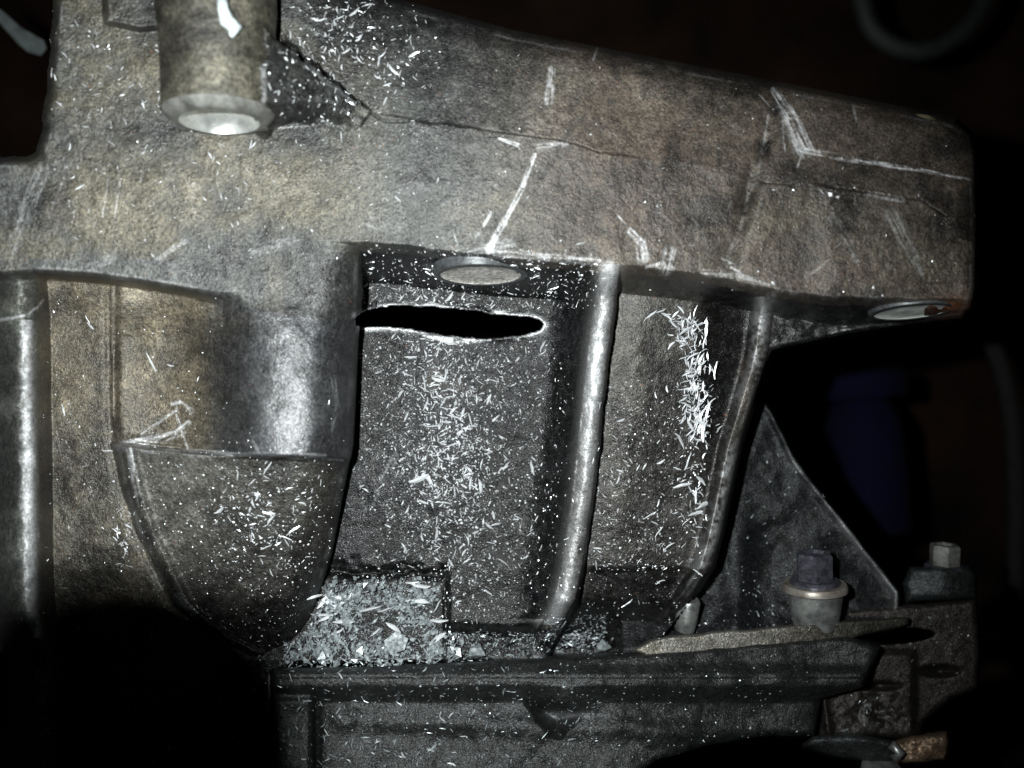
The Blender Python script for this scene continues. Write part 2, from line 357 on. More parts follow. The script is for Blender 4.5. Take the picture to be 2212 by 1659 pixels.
for i, (p, w0, w1, s) in enumerate(SCR):
    m_ = stroke(U, V, p, w0 * 1.15, w1 * 1.25, 60 + i) * s * .78
    bare = np.maximum(bare, m_); z = z - 0.22 * m_
for p, w in (([(1645, 392), (1705, 397)], 7), ([(800, 244), (830, 262), (880, 262)], 4), ([(1040, 279), (1200, 300), (1250, 312), (1298, 330)], 3.5), ([(1800, 405), (1990, 432), (2040, 464), (2104, 466)], 4)):
    z = z - 1.1 * (stroke(U, V, p, w, w, 99, 0.15) > 0.3)

g_ = np.exp(-(gsd / it(U[0], [(600, 10), (640, 8), (690, 4), (800, 1.6)])[None, :]) ** 2) * ss(U, 606, 622) * (1 - ss(U, 770, 815)) * ss(U - 600, (V - 110) * 1.1, (V - 90) * 1.1)
z = z - 5 * g_
# silhouettes: rolled outer rims that run down to the back of the casting
sd = np.minimum(polysd(U, V, SIL), 9e9)
top = (V < 300 + (U - 1000) * 0.2)
Rr = np.where(top, 46, np.where(V > 700, 12, 26)); Hh = np.where(top, 6.5, np.where(V > 700, 3, 4))
z = z - roll(sd, Rr, Hh, 4.0)
cd = -polysd(U, V, CAV) + n_mid * 6
z = z - roll(cd, 16, 3.0, 4.0)
keep_v = (sd > -11) & (cd > -11) & (ssd < 2.5)
keep = keep_v[:-1, :-1] & keep_v[1:, :-1] & keep_v[:-1, 1:] & keep_v[1:, 1:]

# worn edges: where the surface turns sharply outward
def blur(a, n):
    for _ in range(n):
        a = (a + np.roll(a, 1, 0) + np.roll(a, -1, 0) + np.roll(a, 1, 1) + np.roll(a, -1, 1)) / 5
    return a
zc_ = np.clip(z, -45, 60)
b0 = blur(zc_, 3); cv = b0 - blur(b0, 26)
wear = ss(cv, 0.35, 0.9) * np.clip(0.45 + 1.6 * n_mid + 0.8 * n_sm, 0, 1)
wear *= 0.16 * (sd > 8) * (cd > 10) * (ssd < -16)
rib_w = np.exp(-((d + 1) / 20) ** 2) * ((V > 570) & (V < 1350)) * (~left_on) * np.clip(0.66 + .6 * fbm(U, V * .3, 40, 81) + .22 * n_sm, 0, 1)
strip_w = np.exp(-((U - er + 24) / 17) ** 2) * ((V > 640) & (V < 1230)) * np.clip(0.16 + .9 * fbm(U + V * .2, V * .5, 40, 86) + 0.9 * n_sm * (noise(U, V, 70, 87) + .5), 0, .5)
pil_hl = np.exp(-((U - pil_c - 17) / 12) ** 2) * ((V > 690) & (V < 1380)) * np.clip(0.72 + .8 * fbm(U, V * .3, 40, 83) + .4 * n_sm, 0, .85)  # pillar highlight painted in as a patchy pale streak of bare metal
lip = np.exp(-(np.abs(ssd + 2) / 5) ** 2) * np.clip(0.25 + 1.9 * noise(U, V, 46, 55) + 0.8 * n_sm, 0, 1) + (ssd > -1.0) * np.clip(0.35 + noise(U, V, 30, 57), 0, 1)
lip = np.maximum(lip, polysd(U, V, [(890, 716), (960, 726), (1050, 733), (1030, 742), (985, 744), (930, 734)]).clip(0, 4) / 4 * np.clip(0.55 + n_sm, 0, 1))
lip = np.maximum(lip, polysd(U, V, [(835, 652), (900, 660), (930, 650), (1000, 668), (900, 664)]).clip(0, 4) / 6)
pol = .2 * np.exp(-((U - 612) / 62) ** 2 - ((V - 860) / 120) ** 2) * (left_on & (V < vst)) * np.clip(.8 + n_mid, 0, 1)  # soft barrel highlight painted into the bare-metal mask over a rubbed area
bare = np.clip(np.maximum.reduce([bare, pol, wear, 0.85 * rib_w, strip_w, pil_hl, lip]), 0, 1)  # scratches and wear, joined with the painted highlights of barrel and pillar

# dirt colours
def c3(r, g, b): return np.array([r, g, b])
olive, brown, grey, ink = c3(.072, .063, .043), c3(.066, .051, .040), c3(.052, .054, .053), c3(.009, .009, .011)
def lay(c, k, m): return c + (k - c) * m[..., None]
col = np.broadcast_to(grey, U.shape + (3,)).copy()
col = lay(col, olive, np.clip(ss(n_big, -.25, .3) * (1 - ss(U, 650, 900)) * (V < 560), 0, 1) * .8)
col = lay(col, brown, ss(U, 900, 1350) * (V < arm_u + 30) * .9)
col = lay(col, c3(.105, .09, .068), np.exp(-((U - 1450) / 150) ** 2 - ((V - 260) / 110) ** 2) * .7)
col = lay(col, c3(.10, .068, .054), np.exp(-((U - 1420) / 120) ** 2 - ((V - 330) / 110) ** 2) * .5)
col = lay(col, ink, np.clip(ss(n_mid, .02, .35), 0, 1) * .4)
lowL = left_on & (V > vb)
col = lay(col, c3(.070, .060, .043), lowL * (U < 520) * (1 - ss(U, 420, 520)) * (V < vst) * (1 - .3 * ss(V, 900, 1000)))
col = lay(col, c3(.052, .054, .060), lowL * ss(U, 430, 520) * (V < vst + 2) * .9)
col = lay(col, c3(.052, .050, .044), lowL * (V > vst) * (U > ul - 4) * .9)
col = lay(col, ink * 1.4, lowL * (V > vst) * ss(V, 1180, 1350) * (U > ul) * .6)
col = lay(col, c3(.060, .052, .038), lowL * (V > vst) * (U < ul - 4) * (U > 80) * .8)
col = lay(col, c3(.066, .070, .066), lowL * (U < 82) * .9)
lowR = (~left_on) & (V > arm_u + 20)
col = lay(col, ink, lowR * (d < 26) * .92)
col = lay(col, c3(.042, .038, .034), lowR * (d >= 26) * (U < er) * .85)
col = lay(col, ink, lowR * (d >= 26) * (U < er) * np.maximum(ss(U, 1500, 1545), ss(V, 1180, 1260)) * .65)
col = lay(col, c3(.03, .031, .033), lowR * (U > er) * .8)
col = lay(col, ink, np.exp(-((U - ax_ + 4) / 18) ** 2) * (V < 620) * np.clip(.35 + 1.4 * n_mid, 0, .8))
for k_, (cx, cy, rx, ry, cc, st) in enumerate([(1850, 640, 110, 22, ink, .8), (2050, 665, 50, 22, c3(.20, .075, .035), .9), (2050, 470, 40, 12, c3(.24, .15, .07), .6), (360, 785, 32, 22, ink * .7, .9),
                            (1700, 470, 130, 60, c3(.08, .07, .047), .5), (2000, 560, 90, 70, c3(.08, .07, .047), .6), (500, 700, 50, 26, c3(.09, .08, .06), .5), (1610, 850, 14, 46, c3(.3, .19, .15), .8),
                            (760, 230, 60, 40, ink, .4), (880, 330, 120, 60, ink, .35), (240, 150, 120, 100, olive * 1.25, .5), (560, 400, 160, 80, c3(.085, .08, .066), .4)]):
    col = lay(col, cc, np.exp(-((U - cx) / rx) ** 2 - ((V - cy) / ry) ** 2) * np.clip(.7 + 1.4 * n_mid, 0, 1) * st)
upper = ~(lowL | lowR)
n_p = fbm(U, V, 95, 61, 4); n_q = fbm(U, V * 1.3, 230, 66, 3)
col = lay(col, c3(.088, .080, .066), np.clip(ss(n_p, .12, .42) * (.35 + n_q), 0, 1) * np.where(upper, .75, .25))
col = lay(col, c3(.022, .021, .022), np.clip(ss(-n_p - .4 * n_q, .10, .45), 0, 1) * np.where(upper, .5, .4))
col *= np.exp(np.clip(.7 * n_big + .8 * n_mid + .5 * n_q, -1, 1))[..., None]
col = lay(col, c3(.16, .148, .125), lowR * np.exp(-(d / 24) ** 2) * (V > 570) * (V < 1360) * .8)
col = lay(col, c3(.13, .12, .108), lowR * (d > 40) * np.exp(-((U - er + 18) / 20) ** 2) * (V > 620) * (V < 1240) * .8)
rust = (noise(U, V, 7, 71) > .468) & (noise(U, V, 40, 72) > .1)
col = lay(col, c3(.20, .085, .045), rust * .6)
oil = np.clip(.25 + .5 * n_mid + .65 * np.clip((.056 - col[..., 0]) / .035, 0, 1), 0, 1)      # greasy and dark, or dry and dusty
oil = np.where(lowL & (U > 480) & (V < vst), .8, oil); oil = np.where((lowL & (U < 84)) | (lowR & (np.abs(d) < 40)) | (lowR & (d > 40) & (np.abs(U - er + 18) < 22)), .3, oil)
dk = np.ones(U.shape)                                            # colour factor by face, darkest on the lower right; also feeds the oil mask
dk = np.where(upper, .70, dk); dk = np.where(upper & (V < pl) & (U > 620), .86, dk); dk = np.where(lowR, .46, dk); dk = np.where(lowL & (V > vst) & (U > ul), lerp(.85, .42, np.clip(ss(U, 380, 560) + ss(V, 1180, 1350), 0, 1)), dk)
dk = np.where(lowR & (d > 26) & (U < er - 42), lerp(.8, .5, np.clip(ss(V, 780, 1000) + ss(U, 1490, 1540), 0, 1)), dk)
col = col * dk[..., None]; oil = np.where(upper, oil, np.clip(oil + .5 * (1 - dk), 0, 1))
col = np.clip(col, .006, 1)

Pg = P3(U, V, z)
# part ids
ids = np.zeros(U.shape, int)                                     # 0 front wall
ids[(U > 900) & (V < arm_u + und)] = 1                           # arm
ids[gsd > 0] = 2
ids[lowL & (U <= 84)] = 3
ids[lowL & (U > 84) & (U < ul)] = 4
ids[lowL & (U >= ul) & (V < vst) & (U < 480)] = 5
ids[lowL & (U >= ul) & (V < vst) & (U >= 480)] = 6
ids[lowL & (U >= ul) & (V >= vst)] = 7
ids[lowR & (d < -70) & (V > arm_u + und * .5)] = 8
ids[lowR & (d < -70) & (V > 1230) & (U < 965)] = 9
ids[lowR & (np.abs(d) <= 70) & (d < 26)] = 10
ids[lowR & (d >= 26) & (U < er - 44)] = 11
ids[lowR & (d >= 26) & (U >= er - 44) & (V > 620)] = 12
ids[(~left_on) & (U > er + 2) & (V > 560) & (V > arm_u + und * .9)] = 13
ids[(ssd > -7)] = 14
ids[bsd > 2] = 15
names = {0: 'front_wall', 1: 'mounting_arm', 2: 'gusset', 3: 'corner_pillar', 4: 'side_recess', 5: 'recess_panel', 6: 'barrel', 7: 'shield_face', 8: 'recess_floor',
         9: 'shelf', 10: 'rib', 11: 'sloping_panel', 12: 'panel_edge', 13: 'arm_web', 14: 'slot_rim', 15: 'step_block'}
housing = empty('gearbox_housing', V3(1000, 1400, -20), 'grimy cast aluminium gearbox housing with a long ragged slot cut through its middle', 'gearbox housing')
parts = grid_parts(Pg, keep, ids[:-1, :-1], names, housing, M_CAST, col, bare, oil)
parts['slot_rim']['label'] = 'torn bright metal lip round the long black slot'
parts['mounting_arm']['label'] = 'brownish scratched arm reaching to the right'
parts['rib']['label'] = 'worn shiny rib between the two lower panels'

def surf(u, v):
    i = np.clip(np.round((v - vs[0]) / STEP).astype(int), 2, len(vs) - 3); j = np.clip(np.round((u - us[0]) / STEP).astype(int), 2, len(us) - 3)
    p = Pg[i, j]; a = Pg[i, np.minimum(j + 2, len(us) - 1)] - Pg[i, j - 2]; b = Pg[i - 2, j] - Pg[np.minimum(i + 2, len(vs) - 1), j]
    n = np.cross(a, b); n /= np.linalg.norm(n, axis=-1, keepdims=True) + 1e-12
    return p, n, z[i, j], keep[np.minimum(i, keep.shape[0] - 1), np.minimum(j, keep.shape[1] - 1)]

# --- bolt boss at the top left: a round boss with a countersunk bore in its lower face
BM = axis_m((-66.6, 59.6, 19.5), (0.03, -1, 0.02))
bm = bmesh.new(); R = 12.4
hs = np.arange(-40, -2.1, .45); lathe(bm, [(R + .1 + 1.5 * (h / -40) ** 2, h) for h in hs] + [(R, -2.2)], 200, BM)
for v_ in bm.verts:
    c_ = v_.co * 1000; v_.co += Vector((c_.x + 68, 0, c_.z - 19.5)).normalized() * MM * float(.35 * noise(np.array([c_.x * 3 + 500]), np.array([c_.y * 3 + c_.z * 2 + 500]), 12, 3)[0] + .22 * noise(np.array([c_.x * 6 + 500]), np.array([c_.y * 6 + c_.z * 5 + 500]), 5, 4)[0])
me_o = bm_obj('bolt_boss', bm, M_CAST, housing, True)
def vcol(o, c, bare_f):
    me = o.data; n = len(me.vertices); co = np.empty(n * 3, np.float32); me.vertices.foreach_get('co', co); co = co.reshape(-1, 3) * 1000
    a = me.attributes.new('col', 'FLOAT_COLOR', 'POINT'); cc = np.ones((n, 4)); cc[:, :3] = np.array(c) * np.exp(1.3 * fbm(co[:, 0] * 9 + 900, co[:, 1] * 9 + 900, 70, 5) + .8 * fbm(co[:, 0] * 9 + 900, co[:, 1] * 9 + 900, 20, 6))[:, None]
    a.data.foreach_set('color', cc.astype(np.float32).ravel())
    oo = me.attributes.new('oil', 'FLOAT', 'POINT'); oo.data.foreach_set('value', np.full(n, .3, np.float32))
    b = me.attributes.new('bare', 'FLOAT', 'POINT'); b.data.foreach_set('value', np.array([bare_f(p) for p in co], np.float32))
vcol(me_o, (.043, .040, .031), lambda p: 0.0)
bm = bmesh.new(); lathe(bm, [(R, -2.2), (R - .6, -1.2), (R - 1.8, -.3), (R - 2.6, 0), (R - 3.6, 0.0)], 64, BM); bm_obj('chamfer', bm, M_CHAMF, me_o, True)
bm = bmesh.new()
lathe(bm, [(R - 3.6, 0.0), (R - 4.2, -1.3), (R - 5.2, -2.6), (R - 6.8, -3.7), (R - 8.6, -4.5), (1.6, -5.0), (0.01, -5.1)], 48, BM)
bm_obj('boss_bore', bm, M_BORE, me_o, True)
bm = bmesh.new(); tube(bm, [V3(478, -20, 33), V3(482, 20, 32.7), V3(490, 45, 32.3), V3(508, 62, 31.5), V3(500, 80, 31.8)], [.0010, .0012, .0017, .0016, .0004], 8)
bm_obj('sealant_smear', bm, M_SEAL, me_o)
# --- threaded hole with its spot face under the arm, and the one at the arm's end
def spot_face(u, v, zz, nrm, r, rin, nm):
    Mx = axis_m(V3(u, v, zz) * 1000, nrm); bm = bmesh.new()
    lathe(bm, [(r + .5, -2.2), (r + .3, 0.1), (r - .3, 0.3), (rin + .3, 0.3), (rin, 0.1)], 48, Mx)
    o = bm_obj(nm, bm, M_RING, housing, True, 50)
    bm = bmesh.new(); lathe(bm, [(rin, 0.1), (rin - .4, -.1), (rin * .55, .05), (.01, .1)], 48, Mx)
    bm_obj('hole_plug', bm, M_WASH if u < 1500 else M_BORE2, o, True)
spot_face(1038, 594, -5.0, (0.0, -.99, .11), 11.7, 10.3, 'spot_face')
spot_face(1968, 673, -4.0, (0.02, -.98, .14), 9.8, 8.8, 'spot_face')
# stud end on the top of the arm
bm = bmesh.new(); Mx = axis_m(V3(1992, 252, -5) * 1000, (0.22, 1, 0.1)); lathe(bm, [(3.9, -4), (3.9, -.9), (3.4, -.3), (2.2, -.1), (.01, 0)], 32, Mx)
bm_obj('stud_end', bm, M_STUD, housing, True, 40)

# ================================================================== generic cast relief for the darker castings behind
def relief(poly, zfun, colf, step, R, H, steep=4.0, holes=(), deep=11):
    xs = [p[0] for p in poly]; ys = [p[1] for p in poly]
    u = np.arange(min(xs) - 16, max(xs) + 17, step); v = np.arange(min(ys) - 16, max(ys) + 17, step); Uu, Vv = np.meshgrid(u, v)
    s = polysd(Uu, Vv, poly) + 3 * noise(Uu, Vv, 30, 5)
    zz, cc, bb = zfun(Uu, Vv, s)
    zz = zz - roll(s, R, H, steep) + .14 * noise(Uu, Vv, 7, 8) + .4 * fbm(Uu, Vv, 40, 9)
    cc = np.broadcast_to(np.array(cc), Uu.shape + (3,)) * (1 + .4 * fbm(Uu, Vv, 60, 12) + .3 * noise(Uu, Vv, 15, 13))[..., None]
    kv = s > -deep
    kv &= zz > -66
    return Uu, Vv, P3(Uu, Vv, zz), kv[:-1, :-1] & kv[1:, :-1] & kv[:-1, 1:] & kv[1:, 1:], np.clip(cc, .008, 1), np.clip(bb, 0, 1), zz

# lower casting with its flange lip under the seam
def zlow(Uu, Vv, s):
    lipz = -12 + 5 * np.exp(-((Vv - 1462) / 22) ** 2)
    z0 = np.where(Vv < 1470, lipz, lerp(-7, -15, ss(Vv, 1478, 1520)) + 5 * ss(Vv, 1540, 1690))
    tri = polysd(Uu, Vv, [(1136, 1520), (1180, 1512), (1262, 1540), (1240, 1562), (1214, 1592), (1190, 1592)])
    z0 = z0 - 13 * ss(tri + 5 * noise(Uu, Vv, 14, 19), -8, 30) + 6.5 * np.exp(-((Uu - 1222) / 42) ** 2 - ((Vv - 1516) / 24) ** 2)
    z0 = z0 + 6 * (1 - ss(Uu, 664, 690)) * ss(Vv, 1495, 1520) - 3 * np.exp(-((Uu - 684) / 8) ** 2) * ss(Vv, 1500, 1530)
    z0 = z0 - 12 * ss(Uu, 1300, 1800) + 2.2 * fbm(Uu, Vv, 90, 23) + 2.5 * np.exp(-((Vv - 1560 - (Uu - 900) * .03) / 26) ** 2) * ss(Uu, 680, 760)
    z0 = z0 - 5 * ss(Vv, 1540, 1650) * ss(Uu, 1380, 1600)
    b = .35 * np.exp(-((Uu - 1225) / 40) ** 2 - ((Vv - 1544) / 7) ** 2)
    return z0, (.022, .023, .024), b
LP = [(592, 1446), (1100, 1428), (1420, 1412), (1830, 1376), (1902, 1398), (1880, 1440), (1860, 1482), (1772, 1508), (1758, 1588), (1640, 1592), (1540, 1608), (1420, 1642), (1350, 1690), (1320, 1720), (592, 1720)]
Ul, Vl, Pl, kl, cl_, bl_, zl_ = relief(LP, zlow, None, 2.5, 14, 2.5)
lower = empty('lower_casting', V3(1150, 1650, -15), 'dark oily lower casting with a rounded flange lip below the seam', 'gearbox casing')
idl = np.zeros(Ul.shape, int); idl[(Vl > 1488)] = 1; idl[(Vl > 1488) & (Ul < 684)] = 2
idl[polysd(Ul, Vl, [(1136, 1520), (1180, 1512), (1262, 1540), (1240, 1562), (1214, 1592), (1190, 1592)]) > 0] = 3
grid_parts(Pl, kl, idl[:-1, :-1], {0: 'flange_lip', 1: 'lower_wall', 2: 'corner_post', 3: 'triangular_pocket'}, lower, M_CAST2, cl_, bl_)
# pale rail of the joint
def zj(Uu, Vv, s_):
    t = ramp(Uu, 1395, 1960); return -17.5 - 15 * t, (.16, .148, .128), .12 * (1 - ss(Uu, 1500, 1800)) * np.clip(.5 + 2 * noise(Uu, Vv, 30, 44), 0, 1)
JP = [(1372, 1404), (1404, 1386), (1440, 1377), (1500, 1371), (1640, 1359), (1830, 1342), (1965, 1334), (1962, 1350), (1830, 1380), (1640, 1402), (1500, 1414), (1400, 1418)]
Uj, Vj, Pj, kj, cj, bj, _ = relief(JP, zj, None, 2.0, 7, 0.9)
grid_parts(Pj, kj, np.zeros(kj.shape, int), {0: 'joint_edge'}, lower, M_CAST2, cj * (1 - .75 * ss(Uj, 1560, 1880))[..., None], bj)

# flange plate behind the panel, with a folded diagonal edge
EDGE = [(1640, 850), (1668, 890), (1722, 1000), (1800, 1100), (1900, 1226), (1940, 1278), (1940, 1312)]
def zg(Uu, Vv, s):
    e = np.full(Uu.shape, 1e9)
    for a, b in zip(EDGE[:-1], EDGE[1:]): e = np.minimum(e, segd(Uu, Vv, a, b)[0])
    z0 = -46 + 3.2 * np.exp(-(e / 11) ** 2) + 14 * ramp(Vv, 1270, 1400) ** 1.4
    z0 = z0 + 2.6 * fbm(Uu, Vv, 80, 33) + 4 * np.exp(-((Uu - 1590) / 34) ** 2) * ss(Vv, 950, 1250) - 3 * np.exp(-((Uu - 1660) / 40) ** 2 - ((Vv - 1200) / 60) ** 2)
    return z0, (.012, .013, .0145), .5 * np.exp(-((e - 5) / 10) ** 2) * np.clip(.5 + fbm(Uu, Vv, 70, 41), 0, 1) * ss(Vv, 960, 1010)
GP = EDGE + [(1930, 1335), (1836, 1366), (1600, 1386), (1340, 1420), (1340, 1000), (1560, 850)]
Ug, Vg, Pgg, kg, cg, bg, zg_ = relief(GP, zg, None, 3.0, 12, 2.5)
plate = empty('flange_plate', V3(1700, 1340, -40), 'black ribbed triangular plate with a pale sloping edge, behind the housing', 'metal plate')
grid_parts(Pgg, kg, np.zeros(kg.shape, int), {0: 'plate'}, plate, M_CAST2, cg, bg)

# bolts standing on sleeves
def hex_bolt(parent, u, v, zz, s, tilt, sleeve, rustw):
    Mx = axis_m(V3(u, v, zz) * 1000, tilt); a = math.pi / 6
    fl_ = empty('bolt', V3(u, v, zz), None, None); fl_.parent = parent
    w = Vector(parent.location); fl_.matrix_parent_inverse = Matrix.Translation(-w)
    bm = bmesh.new(); lathe(bm, [(5.3 * s, .3), (5.4 * s, 7.6 * s), (4.9 * s, 8.4 * s), (3.4 * s, 8.5 * s), (2.8 * s, 7.6 * s), (.01, 7.5 * s)], 6, Mx @ Matrix.Rotation(.30, 4, 'Z'))
    h = bm_obj('bolt_head', bm, M_STEEL if sleeve else M_CHAMF, None, False)
    bm = bmesh.new(); lathe(bm, [(4 * s, .9), (6.4 * s, .7), (7.0 * s, .1), (7.0 * s, -.5 * s), (4 * s, -.6)], 32, Mx)
    f = bm_obj('washer', bm, M_STEEL, None, True, 40)
    objs = [h, f]
    if sleeve:
        bm = bmesh.new(); lathe(bm, [(5 * s, -.5 * s), (8.6 * s, -.5 * s), (9.0 * s, -1.0 * s), (9.0 * s, -2.4 * s), (7.7 * s, -3.1 * s)], 40, Mx); objs.append(bm_obj('collar', bm, M_STAIN, None, True, 40))
        bm = bmesh.new(); lathe(bm, [(7.6 * s, -3.0 * s), (7.5 * s, -5 * s), (6.9 * s, -9 * s), (6.1 * s, -13 * s), (5.8 * s, -13.6 * s)], 40, Mx); objs.append(bm_obj('sleeve', bm, M_SLEEVE, None, True))
    for o in objs:
        o.parent = fl_; o.matrix_parent_inverse = Matrix.Translation(-V3(u, v, zz))
    return fl_
b1 = hex_bolt(plate, 1760, 1256, -33, 1.0, (-.04, 1, .06), True, True); b1['label'] = 'nearer black bolt on a pale sleeve with a rust-stained collar'

# bracket block at the right, with a slot
BP = [(1832, 1318), (1945, 1310), (2108, 1296), (2116, 1420), (2112, 1488), (2062, 1506), (1996, 1556), (1985, 1592), (1756, 1592), (1742, 1480), (1770, 1395)]
def zb(Uu, Vv, s):
    z0 = -42 + 5 * ss(Vv, 1395, 1420) * (1 - ss(Uu, 1965, 1985)) + 3 * (Vv < 1320 + (2100 - Uu) * .1) * 0
    sl = ((Uu - 1925) / 92) ** 2 + ((Vv - 1374 - (1925 - Uu) * .05) / 17) ** 2; z0 = z0 - 60 * (1 - ss(sl, .75, 1.1))
    s2 = ((Uu - 2030) / 50) ** 2 + ((Vv - 1450) / 16) ** 2; z0 = z0 - 14 * (1 - np.sqrt(np.clip(s2, 0, 1)))
    s3 = ((Uu - 1900) / 55) ** 2 + ((Vv - 1482) / 12) ** 2; z0 = z0 - 12 * (1 - np.sqrt(np.clip(s3, 0, 1)))
    z0 = z0 - 6 * (1 - ss(Uu, 1742, 1790)) + 2.5 * np.exp(-((Uu - 1775 - (Vv - 1480) * .15) / 8) ** 2) * ss(Vv, 1440, 1470)
    z0 = z0 + 2 * np.exp(-((Uu - 1880) / 60) ** 2 - ((Vv - 1540) / 40) ** 2) * fbm(Uu, Vv, 24, 77) * 3
    return z0, (.030, .026, .024), .22 * np.exp(-((Uu - 1870) / 40) ** 2 - ((Vv - 1545) / 25) ** 2) * np.clip(fbm(Uu, Vv, 16, 78) * 2.5, 0, 1)
Ub, Vb, Pb, kb, cb, bb, zb_ = relief(BP, zb, None, 3.0, 12, 2.5)
bracket = empty('lever_bracket', V3(1950, 1590, -42), 'dark stepped bracket block with narrow slots at the lower right', 'bracket')
idb = np.zeros(Ub.shape, int); idb[Vb > 1408] = 1; idb[(Vb > 1408) & (Ub > 1978)] = 2
grid_parts(Pb, kb, idb[:-1, :-1], {0: 'upper_block', 1: 'lower_block', 2: 'side_block'}, bracket, M_CAST2, cb, bb)
# raised seat and far bolt
SP = [(1966, 1226), (2094, 1222), (2106, 1240), (2110, 1292), (1958, 1300), (1950, 1260)]
def zs(Uu, Vv, s): return -50 + 5 * np.exp(-((Uu - 2040) / 60) ** 2) , (.03, .034, .036), 0 * Uu
Us, Vs_, Ps, ks, cs, bs, _ = relief(SP, zs, None, 3.0, 16, 4)
grid_parts(Ps, ks, np.zeros(ks.shape, int), {0: 'bolt_seat'}, bracket, M_CAST2, cs, bs)
b2 = hex_bolt(bracket, 2040, 1224, -52, .82, (0, 1, .06), False, False); b2['label'] = 'farther dull grey bolt on the block beside the plate'
# clamp arm with rusty end and nut at the bottom right
AP = [(1756, 1588), (1850, 1582), (1900, 1596), (1938, 1606), (1938, 1646), (1880, 1646), (1790, 1630), (1740, 1610)]
def za(Uu, Vv, s): return -34 + 3 * np.exp(-((Vv - 1600) / 20) ** 2), (.04, .044, .047), 0 * Uu
Ua, Va, Pa, ka, ca, ba, _ = relief(AP, za, None, 3.0, 14, 3.5)
clamp = empty('clamp_arm', V3(1900, 1640, -34), 'dark clamp arm with a rusty brown end at the bottom right corner', 'clamp')
grid_parts(Pa, ka, np.zeros(ka.shape, int), {0: 'arm'}, clamp, M_CAST2, ca, ba)
RP = [(1938, 1604), (1968, 1592), (2044, 1586), (2050, 1600), (2042, 1640), (2006, 1646), (1938, 1648)]
def zr_(Uu, Vv, s): return -32 + 3 * fbm(Uu, Vv, 30, 60), np.array([.26, .18, .125]) , .0 * Uu
Ur, Vr, Pr, kr, cr, br, _ = relief(RP, zr_, None, 2.5, 12, 3.5)
grid_parts(Pr, kr, np.zeros(kr.shape, int), {0: 'rusty_end'}, clamp, M_CAST2, cr, br)
bm = bmesh.new(); lathe(bm, [(.01, 1.2), (4.2, 1.2), (5.6, .6), (5.8, -2), (5.8, -5)], 32, axis_m(V3(1905, 1664, -34) * 1000, (0, .95, .3))); bm_obj('nut', bm, M_SLEEVE, clamp, True, 40)
bm = bmesh.new(); tube(bm, [V3(1925, 1608, -28), V3(1945, 1626, -27.5), V3(1930, 1640, -27.8)], .0014, 8); bm_obj('washer_edge', bm, M_SLEEVE, clamp)
# dowel pin half hidden behind the panel
bm = bmesh.new(); lathe(bm, [(.01, 3.6), (2.6, 3.6), (3.1, 3.0), (3.1, -4), (2.9, -6)], 28, axis_m(V3(1486, 1318, -33) * 1000, (.12, 1, .25)))
pin = bm_obj('dowel_pin', bm, M_SLEEVE, plate, True, 40)

# ================================================================== dim things far behind
bm = bmesh.new(); n = 24; vv = [[bm.verts.new((-1.4 + 2.8 * i / n, -1.2 + 2.4 * j / n, -.72 - .03 * math.sin(i * .7) * math.cos(j * .5))) for i in range(n + 1)] for j in range(n + 1)]
for j in range(n):
    for i in range(n): bm.faces.new((vv[j][i], vv[j][i + 1], vv[j + 1][i + 1], vv[j + 1][i]))
tag(bm_obj('background', bm, M_WALL), kind='structure')
bl = empty('bottle', V3(1885, 1150, -330), 'blue plastic bottle with a wide cap standing dim behind the arm', 'bottle')
Mx = axis_m(V3(1885, 1150, -330) * 1000, (-.10, 1, .0)) @ Matrix.Scale(1.47, 4)
bm = bmesh.new(); lathe(bm, [(.01, 0), (14, 0), (16, 2), (16, 45), (12, 55), (9, 58)], 32, Mx); bm_obj('bottle_body', bm, M_BLUE, bl, True, 40)
bm = bmesh.new(); lathe(bm, [(10, 57), (19, 58), (20, 60), (20, 67), (18, 69), (.01, 69.5)], 32, Mx); bm_obj('bottle_cap', bm, M_BLUE, bl, True, 40)
def arc(pts, rad, name, label, cat, mat):
    P_ = [Vector(p) for p in pts]; q = []
    for i in range(len(P_) - 1):
        p0, p1, p2, p3 = P_[max(i - 1, 0)], P_[i], P_[i + 1], P_[min(i + 2, len(P_) - 1)]
        for k in range(8):
            t = k / 8; q.append(.5 * (2 * p1 + (p2 - p0) * t + (2 * p0 - 5 * p1 + 4 * p2 - p3) * t * t + (3 * p1 - p0 - 3 * p2 + p3) * t ** 3))
    q.append(P_[-1]); bm = bmesh.new(); tube(bm, q, rad, 12); return tag(bm_obj(name, bm, mat), label, cat)
M_HOSE = plain('grey_rubber', (.005, .006, .006), (.012, .014, .0135), 0, .6, .8, 90, 0.1)
arc([V3(1850, -60, -300), V3(1880, 60, -300), V3(1960, 110, -300), V3(2040, 95, -300), V3(2110, 30, -300), V3(2150, -70, -300)], .0058, 'hose', 'dim grey hose looping down at the upper right', 'hose', M_HOSE)
arc([V3(2090, 640, -260), V3(2150, 760, -260), V3(2185, 900, -260), V3(2195, 1100, -260), V3(2190, 1300, -260)], .0050, 'cable', 'faint dark cable curving down along the right border', 'cable', M_RUBBER)
bm = bmesh.new(); pp = [(-70, -30), (10, 28), (45, 60), (95, 88), (100, 105), (88, 120), (60, 112), (40, 95)]
f0 = [bm.verts.new(V3(u, v, -120)) for u, v in pp]; f1 = [bm.verts.new(V3(u, v, -124)) for u, v in pp]
bm.faces.new(f0); bm.faces.new(f1[::-1])
for i in range(len(pp)): bm.faces.new((f0[i], f1[i], f1[(i + 1) % len(pp)], f0[(i + 1) % len(pp)]))
tag(bm_obj('metal_tab', bm, M_TAB, None, False), 'small pale grey pointed tab inside the dark opening at top left', 'metal tab')
